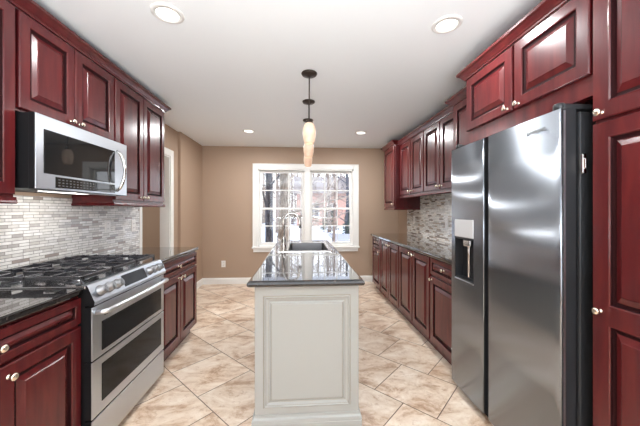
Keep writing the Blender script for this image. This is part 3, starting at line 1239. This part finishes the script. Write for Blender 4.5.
# ------------------------------------------------------------------ microwave
mw = thing('microwave', 'stainless over the range microwave with dark glass door and bowed handle', 'microwave', (XL, 1.91, 1.42))
MY0, MY1, MZ0, MZ1 = 1.530, 2.288, 1.418, 1.808
mb = MB()
mb.box(XL + 0.012, -1.372, MY0 + 0.003, MY1 - 0.03, MZ0 + 0.004, MZ1 - 0.002, 0.003)
finish('body', mb, 'black_plastic', mw)
mb = MB()
mb.box(-1.374, -1.345, MY0, MY1, MZ0, MZ1, 0.002, 1)
mb.box(-1.346, -1.340, MY0 + 0.002, MY1 - 0.002, MZ0 + 0.002, MZ1 - 0.002, 0.002, 2, mi=1)
mwd = finish('door', mb, ['black_plastic', 'stainless'], mw)
mb = MB()
mb.box(-1.345, -1.3375, 1.577, 2.145, 1.502, 1.735, 0.003)
finish('door_glass', mb, 'black_glass', mwd)
mb = MB()
mb.box(-1.345, -1.3380, 1.648, 2.145, 1.432, 1.492, 0.002)
cp = finish('control_panel', mb, 'black_glass', mw)
mb = MB()
for i in range(11):
    for j in range(3):
        yy = 1.665 + i * 0.026
        zz = 1.442 + j * 0.016
        mb.box(-1.3382, -1.3374, yy, yy + 0.013, zz, zz + 0.006)
finish('buttons', mb, 'button_grey', cp)
mb = MB()
pts = []
for k in range(15):
    f = k / 14
    pts.append((-1.338 + 0.055 * math.sin(PI * f) ** 0.6, 2.165, 1.45 + 0.29 * f))
mb.tube(pts, 0.011, n=12)
finish('handle', mb, 'chrome', mwd)
mb = MB()
mb.box(-1.41, -1.36, MY0 + 0.10, MY0 + 0.26, MZ0 - 0.004, MZ0 + 0.006, 0.002)
mb.box(-1.41, -1.36, MY0 + 0.36, MY0 + 0.66, MZ0 - 0.004, MZ0 + 0.006, 0.002)
finish('vent_strip', mb, 'stainless', mw)
mb = MB()
mb.box(-1.52, -1.46, 1.75, 2.07, MZ0 - 0.001, MZ0 + 0.006, 0.001)
finish('cooktop_lamp', mb, 'lamp_lens', mw)
area('cooktop_lamp', (-1.49, 1.91, MZ0 - 0.004), (0, 0.35, 0), 0.05, 0.32, 1.4, (1.0, 0.98, 0.95))

# ------------------------------------------------------------------ range
rg = thing('gas_range', 'stainless slide in gas range with double oven doors and cast iron grates', 'range', (-1.4, 1.91, 0))
RY0, RY1 = 1.527, 2.292
mb = MB()
mb.box(XL + 0.02, -1.10, RY0 + 0.002, RY1 - 0.002, 0.04, 0.905)
finish('body', mb, 'black_plastic', rg)
for yy in (RY0 + 0.05, RY1 - 0.05):
    for xx in (-1.15, -1.65):
        mb = MB()
        mb.lathe([(0, 0), (0.018, 0), (0.018, 0.04), (0, 0.04)], (xx, yy, 0))
        finish('foot', mb, 'black_plastic', rg)
mb = MB()
mb.box(XL + 0.02, -1.095, RY0 - 0.004, RY1 + 0.004, 0.905, 0.922, 0.004)
finish('cooktop', mb, 'cooktop_steel', rg)
# slanted control panel
mb = MB()
sec = [(-1.12, 0.925), (-1.095, 0.925), (-1.088, 0.921), (-1.052, 0.838), (-1.055, 0.820), (-1.12, 0.820)]
mb.rings([[(x, RY0, z) for x, z in sec], [(x, RY1, z) for x, z in sec]], close_first=True, close_last=True)
for f in mb.bm.faces:
    f.normal_update()
    if abs(f.normal.y) > 0.9:
        f.material_index = 1
cpn = finish('control_panel', mb, ['stainless', 'black_plastic'], rg)


def onpanel(f, y, out):
    """point on the slanted face, f 0 = bottom .. 1 = top"""
    a = Vector((-1.052, y, 0.838))
    c = Vector((-1.088, y, 0.921))
    nn = Vector((0.083, 0, 0.036)).normalized()
    return a + (c - a) * f + nn * out


NP = Vector((0.083, 0, 0.036)).normalized()
mb = MB()
ya, yb = 1.79, 2.035
V = [onpanel(.12, ya, .002), onpanel(.12, yb, .002), onpanel(.9, yb, .002), onpanel(.9, ya, .002)]
W = [onpanel(.12, ya, -.004), onpanel(.12, yb, -.004), onpanel(.9, yb, -.004), onpanel(.9, ya, -.004)]
mb.rings([W, V], close_first=True, close_last=True)
finish('display', mb, 'display_glass', cpn)
for yy in (1.592, 1.662, 1.732, 2.085, 2.150, 2.215):
    mb = MB()
    mb.lathe([(0, 0), (0.029, 0), (0.029, 0.006), (0.024, 0.010), (0.022, 0.030), (0.019, 0.034), (0, 0.034)], onpanel(.5, yy, 0), NP, n=28)
    ctr = onpanel(.5, yy, 0.034)
    up = (onpanel(1, yy, 0) - onpanel(0, yy, 0)).normalized()
    a = [ctr + up * 0.019 + Vector((0, s, 0)) for s in (-.004, .004)] + [ctr - up * 0.019 + Vector((0, s, 0)) for s in (.004, -.004)]
    mb.rings([[p - NP * 0.004 for p in a], [p + NP * 0.006 for p in a]], close_first=True)
    finish('knob', mb, 'knob_steel', cpn)
# doors
FX = -1.066


def oven_door(z0, z1, wz0, wz1, name='oven_door'):
    mb = MB()
    mb.box(-1.10, FX - 0.005, RY0 + 0.002, RY1 - 0.002, z0, z1)
    mb.box(FX - 0.006, FX, RY0 + 0.002, RY1 - 0.002, z0, z1, 0.002, 2, mi=1)
    d = finish(name, mb, ['black_plastic', 'stainless'], rg)
    if wz0:
        g = MB()
        g.box(FX - 0.01, FX + 0.0025, RY0 + 0.072, RY1 - 0.045, wz0, wz1, 0.003)
        finish('oven_window', g, 'oven_glass', d)
    return d


up_d = oven_door(0.532, 0.808, 0.556, 0.715, 'upper_oven_door')
lo_d = oven_door(0.232, 0.524, 0.285, 0.488, 'lower_oven_door')
dr_ = oven_door(0.050, 0.222, None, None, 'storage_drawer')
mb = MB()
pts = [(FX - 0.002, RY0 + 0.035, 0.775), (FX + 0.035, RY0 + 0.04, 0.778)]
for k in range(9):
    f = k / 8
    pts.append((FX + 0.045 + 0.012 * math.sin(PI * f), RY0 + 0.05 + (RY1 - RY0 - 0.10) * f, 0.778))
pts += [(FX + 0.035, RY1 - 0.04, 0.778), (FX - 0.002, RY1 - 0.035, 0.775)]
mb.tube(pts, 0.0135, n=12)
finish('handle', mb, 'handle_steel', up_d)
for k in range(3):
    mb = MB()
    for i in range(9):
        yy = 1.62 + k * 0.2 + i * 0.016
        mb.box(FX - 0.001, FX + 0.001, yy, yy + 0.010, 0.738, 0.748)
    finish('vent_slots', mb, 'slot_dark', up_d)
# burners and grates
for (bx, by, br_) in ((-1.24, 1.66, .045), (-1.55, 1.66, .038), (-1.40, 1.91, .05), (-1.24, 2.16, .04), (-1.55, 2.16, .035)):
    mb = MB()
    mb.lathe([(0, 0), (br_ + .02, 0), (br_ + .018, 0.006), (br_, 0.008), (br_, 0.014), (br_ * .9, 0.02), (0, 0.022)], (bx, by, 0.921))
    finish('burner', mb, 'cast_iron', rg)
gw = (RY1 - RY0 - 0.03) / 3
for k in range(3):
    mb = MB()
    y0 = RY0 + 0.015 + gw * k + 0.004
    y1 = y0 + gw - 0.008
    x0, x1 = -1.695, -1.125
    z0, z1 = 0.948, 0.968
    bw = 0.011
    mb.box(x0, x1, y0, y0 + bw, z0, z1, .003)
    mb.box(x0, x1, y1 - bw, y1, z0, z1, .003)
    mb.box(x0, x0 + bw, y0, y1, z0, z1, .003)
    mb.box(x1 - bw, x1, y0, y1, z0, z1, .003)
    mb.box((x0 + x1) / 2 - bw / 2, (x0 + x1) / 2 + bw / 2, y0, y1, z0, z1, .003)
    ym = (y0 + y1) / 2
    for xc in (x0 + 0.145, x1 - 0.145):
        for sx_ in (-1, 1):
            mb.box(xc + sx_ * 0.035, xc + sx_ * 0.135, ym - bw / 2, ym + bw / 2, z0, z1 + .006, .003)
        for sy_ in (-1, 1):
            mb.box(xc - bw / 2, xc + bw / 2, ym + sy_ * 0.035, ym + sy_ * (gw / 2 - 0.006), z0, z1 + .006, .003)
        for q in (-0.09, 0.09) if k != 1 else ():
            for sy_ in (-1, 1):
                mb.box(xc + q - bw / 2, xc + q + bw / 2, ym + sy_ * 0.07, ym + sy_ * (gw / 2 - 0.006), z0, z1 + .004, .003)
    for xx in (x0, (x0 + x1) / 2 - bw / 2, x1 - bw):
        for yy in (y0, y1 - bw):
            mb.box(xx, xx + bw, yy, yy + bw, 0.9215, z0 + .004)
    finish('grate', mb, 'cast_iron', rg)

# ------------------------------------------------------------------ island
isl = thing('kitchen_island', 'cream glazed kitchen island with raised panel end', 'island', (0.037, 2.68, 0))
IX0, IX1, IY0, IY1 = -0.262, 0.334, 1.632, 3.72
mb = MB()
mb.box(IX0 + 0.012, IX1 - 0.012, IY0 + 0.012, IY1, 0.0, 0.60)
mb.box(IX0 + 0.012, IX1 - 0.012, IY0 + 0.012, 2.62, 0.60, CT - 0.036)
mb.box(IX0 + 0.012, IX1 - 0.012, 3.52, IY1, 0.60, CT - 0.036)
mb.box(IX0 + 0.012, IX0 + 0.03, 2.60, 3.54, 0.60, CT - 0.036)
mb.box(IX1 - 0.03, IX1 - 0.012, 2.60, 3.54, 0.60, CT - 0.036)
finish('carcass', mb, 'cream_paint', isl)
GP = [(0.0, 0.012), (0.004, 0.0165), (0.010, 0.0175), (0.014, 0.0125), (0.0155, 0.0115), (0.030, 0.006), (0.0315, 0.0045), (0.036, 0.0045), (0.045, 0.0115), (0.0465, 0.0105), (0.050, 0.0125)]


def glazed_panel(F, a0, a1, b0, b1, outer):
    """cream end panel: frame face plus applied moulding and raised field, glaze in the grooves"""
    mb = MB()

    def rect(i, c, A0, A1, B0, B1):
        return [F(A0 + i, B0 + i, c), F(A1 - i, B0 + i, c), F(A1 - i, B1 - i, c), F(A0 + i, B1 - i, c)]
    O = outer
    mb.rings([rect(0, 0, *O), rect(0, 0.009, *O), rect(0.003, 0.012, *O)], close_first=True, close_last=False)
    e = 0.003
    for q in ((O[0] + e, a0, O[2] + e, O[3] - e), (a1, O[1] - e, O[2] + e, O[3] - e), (a0, a1, O[2] + e, b0), (a0, a1, b1, O[3] - e)):
        mb.faces_of([F(q[0], q[2], .012), F(q[1], q[2], .012), F(q[1], q[3], .012), F(q[0], q[3], .012)], [(0, 1, 2, 3)])
    loops = [rect(i, c, a0, a1, b0, b1) for i, c in GP]
    mb.rings(loops, mi=[1, 0, 0, 1, 0, 1, 0, 0, 1, 0], close_last=True)
    return mb


mb = glazed_panel(faceF(IY0 + 0.012), IX0 + 0.048, IX1 - 0.048, 0.182, 0.822, (IX0, IX1, 0.14, CT - 0.036))
finish('end_panel', mb, ['cream_paint', 'glaze_line'], isl)
for (Xs, F) in ((IX0 + 0.012, lambda a, b_, c: Vector((IX0 + 0.012 - c, a, b_))), (IX1 - 0.012, lambda a, b_, c: Vector((IX1 - 0.012 + c, a, b_)))):
    for (ya, yb) in ((IY0 + 0.014, 2.33), (2.332, 3.02), (3.022, IY1)):
        mb = glazed_panel(F, ya + 0.05, yb - 0.05, 0.182, 0.822, (ya, yb, 0.14, CT - 0.036))
        finish('side_panel', mb, ['cream_paint', 'glaze_line'], isl)
PL = [(0, 0), (0.016, 0), (0.016, 0.100), (0.0135, 0.102), (0.0135, 0.106), (0.016, 0.109), (0.014, 0.124), (0.006, 0.132), (0.004, 0.146), (0, 0.146)]
mb = MB()
mb.sweep([(IX0, IY1), (IX0, IY0), (IX1, IY0), (IX1, IY1)], PL, 0, side=1)
finish('plinth_molding', mb, 'cream_paint', isl)
# island worktop: bullnose edge, hole for the sink
TX0, TX1, TY0, TY1 = -0.300, 0.362, 1.592, 3.76
HX0, HX1, HY0, HY1 = -0.13, 0.275, 2.74, 3.43
mb = MB()


def rc(i, z, X0=TX0, X1=TX1, Y0=TY0, Y1=TY1):
    return [(X0 + i, Y0 + i, z), (X1 - i, Y0 + i, z), (X1 - i, Y1 - i, z), (X0 + i, Y1 - i, z)]


th = 0.036
lo = [rc(0, CT - th, HX0, HX1, HY0, HY1), rc(0, CT, HX0, HX1, HY0, HY1)]
edge = []
for k in range(9):
    a = PI / 2 - PI * k / 8
    edge.append(rc(0.018 * (1 - math.cos(a)), CT - th / 2 + th / 2 * math.sin(a)))
R = mb.rings(lo + edge + [rc(0.0, CT - th, HX0, HX1, HY0, HY1)], close_last=False)
bmesh.ops.remove_doubles(mb.bm, verts=mb.bm.verts, dist=1e-5)
o = finish('island_countertop', mb, 'granite', None, (0.03, 2.68, CT - th))
tag(o, 'dark polished granite island worktop mirroring the window', 'countertop')
# sink
sk = thing('sink', 'stainless drop in sink set in the island worktop', 'sink', (0.07, 3.08, CT))
mb = MB()
SX0, SX1, SY0, SY1 = -0.235, 0.305, 2.68, 3.47


def rr_(i, z, X0, X1, Y0, Y1, r=0.03):
    out = []
    for cx, cy, a0 in ((X1 - r - i, Y1 - r - i, 0), (X0 + r + i, Y1 - r - i, 90), (X0 + r + i, Y0 + r + i, 180), (X1 - r - i, Y0 + r + i, 270)):
        for k in range(6):
            a = math.radians(a0 + 18 * k)
            out.append((cx + r * math.cos(a), cy + r * math.sin(a), z))
    return out


mb.rings([rr_(0, CT + 0.0005, SX0, SX1, SY0, SY1), rr_(0.002, CT + 0.006, SX0, SX1, SY0, SY1),
          rr_(0, CT + 0.005, HX0 + .002, HX1 - .002, HY0 + .002, HY1 - .002), rr_(0.004, CT + 0.0, HX0 + .002, HX1 - .002, HY0 + .002, HY1 - .002)],
         close_last=False, smooth=False)
finish('rim', mb, 'sink_rim_steel', sk)
mb = MB()
mb.rings([rr_(0.004, CT + 0.0, HX0 + .002, HX1 - .002, HY0 + .002, HY1 - .002), rr_(0.010, CT - 0.16, HX0, HX1, HY0, HY1), rr_(0.03, CT - 0.19, HX0, HX1, HY0, HY1), rr_(0.13, CT - 0.195, HX0, HX1, HY0, HY1)],
         close_last=True, smooth=False)
bowl = finish('basin', mb, 'sink_steel', sk)
mb = MB()
mb.lathe([(0, 0.001), (0.03, 0.001), (0.042, 0.003), (0.045, 0.0), ], (0.07, 3.08, CT - 0.195))
finish('drain', mb, 'chrome', bowl)
# faucet
fc = thing('faucet', 'tall gooseneck kitchen faucet left of the sink', 'faucet', (-0.185, 3.06, CT + 0.005))
mb = MB()
mb.lathe([(0, 0), (0.031, 0), (0.031, 0.006), (0.027, 0.012), (0.022, 0.03), (0.021, 0.07), (0.024, 0.075), (0.024, 0.085), (0.018, 0.10), (0.014, 0.11), (0, 0.11)], (-0.185, 3.06, CT + 0.0055))
finish('body', mb, 'faucet_steel', fc)
mb = MB()
pts = [(-0.185, 3.06, CT + 0.10), (-0.185, 3.06, CT + 0.26)]
for k in range(1, 12):
    a = PI - PI * k / 12
    pts.append((-0.10 + 0.085 * math.cos(a), 3.06, CT + 0.27 + 0.09 * math.sin(a)))
pts += [(-0.012, 3.06, CT + 0.25), (-0.010, 3.06, CT + 0.20)]
mb.tube(pts, [0.0125] * (len(pts) - 2) + [0.015, 0.016], n=12)
finish('spout', mb, 'faucet_steel', fc)
mb = MB()
mb.tube([(-0.195, 3.06, CT + 0.06), (-0.225, 3.06, CT + 0.075), (-0.262, 3.06, CT + 0.115)], [0.010, 0.008, 0.006], n=10)
finish('lever', mb, 'faucet_steel', fc)

# ------------------------------------------------------------------ pendants
for i, yy in enumerate((2.35, 2.96, 3.57)):
    px = (0.068, 0.080, 0.088)[i]
    t = thing('pendant_lamp', ['pendant lamp with amber glass shade nearest the camera', 'middle pendant lamp with amber glass shade over the island',
                               'pendant lamp with amber glass shade farthest from the camera, before the window'][i], 'pendant lamp', (px, yy, CEIL), 'pendant lamps over the island')
    mb = MB()
    mb.lathe([(0, 0), (0.064, 0), (0.066, -0.006), (0.060, -0.016), (0.030, -0.022), (0.012, -0.030), (0, -0.032)], (px, yy, CEIL), n=28)
    finish('canopy', mb, 'bronze', t)
    mb = MB()
    mb.tube([(px, yy, CEIL - 0.025), (px, yy, 2.055)], 0.005, n=8)
    finish('rod', mb, 'bronze', t)
    mb = MB()
    mb.lathe([(0, 0.022), (0.012, 0.022), (0.026, 0.016), (0.030, 0.0), (0.032, -0.012), (0, -0.012)], (px, yy, 2.036), n=20)
    finish('socket_cap', mb, 'bronze', t)
    mb = MB()
    mb.lathe([(0.028, 2.030), (0.040, 2.015), (0.050, 1.985), (0.054, 1.955), (0.053, 1.925), (0.046, 1.882), (0.037, 1.858), (0.034, 1.856), (0.045, 1.885), (0.050, 1.925), (0.051, 1.955), (0.047, 1.985), (0.036, 2.015), (0.02, 2.030)], (px, yy, 0), n=28)
    finish('lamp_shade', mb, 'alabaster_glass', t)
    pd = bpy.data.lights.new('pendant_bulb', 'POINT')
    pd.energy = 0.15
    pd.color = (1, 0.80, 0.58)
    pd.shadow_soft_size = 0.02
    po = bpy.data.objects.new('pendant_bulb', pd)
    po.location = (px, yy, 1.88)
    COL.objects.link(po)

# ------------------------------------------------------------------ recessed lights
cans = [(-0.765, 1.69, 'recessed ceiling light at the upper left, nearest the left cabinets'), (0.885, 1.675, 'recessed ceiling light at the upper right, nearest the refrigerator'),
        (-0.745, 4.12, 'small looking recessed ceiling light near the back wall, left of the window'), (0.872, 4.10, 'small looking recessed ceiling light near the back wall, right of the window'),
        (-0.765, -0.75, 'recessed ceiling light behind the camera on the left'), (0.885, -0.75, 'recessed ceiling light behind the camera on the right')]
for (x, y, lb) in cans:
    t = thing('recessed_light', lb, 'ceiling light', (x, y, CEIL), 'recessed ceiling lights')
    mb = MB()
    mb.lathe([(0.060, -0.001), (0.062, -0.010), (0.082, -0.008), (0.088, -0.003), (0.088, 0.0), (0.060, 0.0)], (x, y, CEIL), n=36)
    finish('trim_ring', mb, 'white_trim', t)
    mb = MB()
    mb.lathe([(0, -0.007), (0.045, -0.0065), (0.061, -0.004), (0.061, 0)], (x, y, CEIL), n=32)
    finish('lens', mb, 'lamp_lens', t)
    area('recessed_lamp', (x, y, CEIL - 0.014), (0, 0, 0), 0.11, 0.11, CAN_W * (0.4 if y < 0 else 1.0 if y < 3 else 1.7), (0.98, 0.99, 1.0), 'DISK')

# ------------------------------------------------------------------ outlets
def outlet(label, F, a, z, sw=False, w_=0.072, h=0.115):
    p = F(a, z, 0)
    t = thing('wall_outlet', label, 'outlet', tuple(p), 'white wall outlets')
    mb = MB()

    def rect(i, c):
        return [F(a - w_ / 2 + i, z - h / 2 + i, c), F(a + w_ / 2 - i, z - h / 2 + i, c), F(a + w_ / 2 - i, z + h / 2 - i, c), F(a - w_ / 2 + i, z + h / 2 - i, c)]
    mb.rings([rect(0, 0), rect(0, 0.003), rect(0.003, 0.006)], close_first=True)
    finish('cover_plate', mb, 'white_plastic', t)
    for dz in (-0.022, 0.022):
        mb = MB()
        P = [F(a + u, z + dz + v, 0.0075) for u, v in ((-.015, -.013), (.015, -.013), (.015, .013), (-.015, .013))]
        Q = [F(a + u, z + dz + v, 0.005) for u, v in ((-.015, -.013), (.015, -.013), (.015, .013), (-.015, .013))]
        mb.rings([Q, P], close_first=True)
        s_ = finish('socket', mb, 'white_plastic', t)
        mb = MB()
        for u in (-.006, .006):
            Q = [F(a + u + q[0], z + dz + q[1], 0.0070) for q in ((-.0015, -.005), (.0015, -.005), (.0015, .005), (-.0015, .005))]
            P = [F(a + u + q[0], z + dz + q[1], 0.0080) for q in ((-.0015, -.005), (.0015, -.005), (.0015, .005), (-.0015, .005))]
            mb.rings([Q, P], close_first=True)
        finish('slots', mb, 'slot_dark', s_)


outlet('white outlet low on the tan back wall left of the window', faceF(YB), -1.37, 0.355)
outlet('pale outlet in the left mosaic backsplash behind the range end', faceL(XL + 0.0105), 2.66, 1.165)
outlet('pale outlet at the doorway end of the left mosaic backsplash', faceL(XL + 0.0105), 3.05, 1.15)
outlet('pale outlet in the right mosaic backsplash near its far end', faceR(XR - 0.0105), 4.39, 1.16)
outlet('pale outlet in the right mosaic backsplash next to the refrigerator', faceR(XR - 0.0105), 3.38, 1.16)

# small metal catch on the refrigerator side, next to the pantry
mb = MB()
mb.box(1.190, 1.212, 1.128, 1.1455, 1.465, 1.550, 0.004)
mb.box(1.196, 1.206, 1.122, 1.130, 1.485, 1.530, 0.003)
finish('side_clip', mb, 'chrome', fr_)

for o in list(bpy.data.objects):
    if '_base' in o.keys():
        del o['_base']
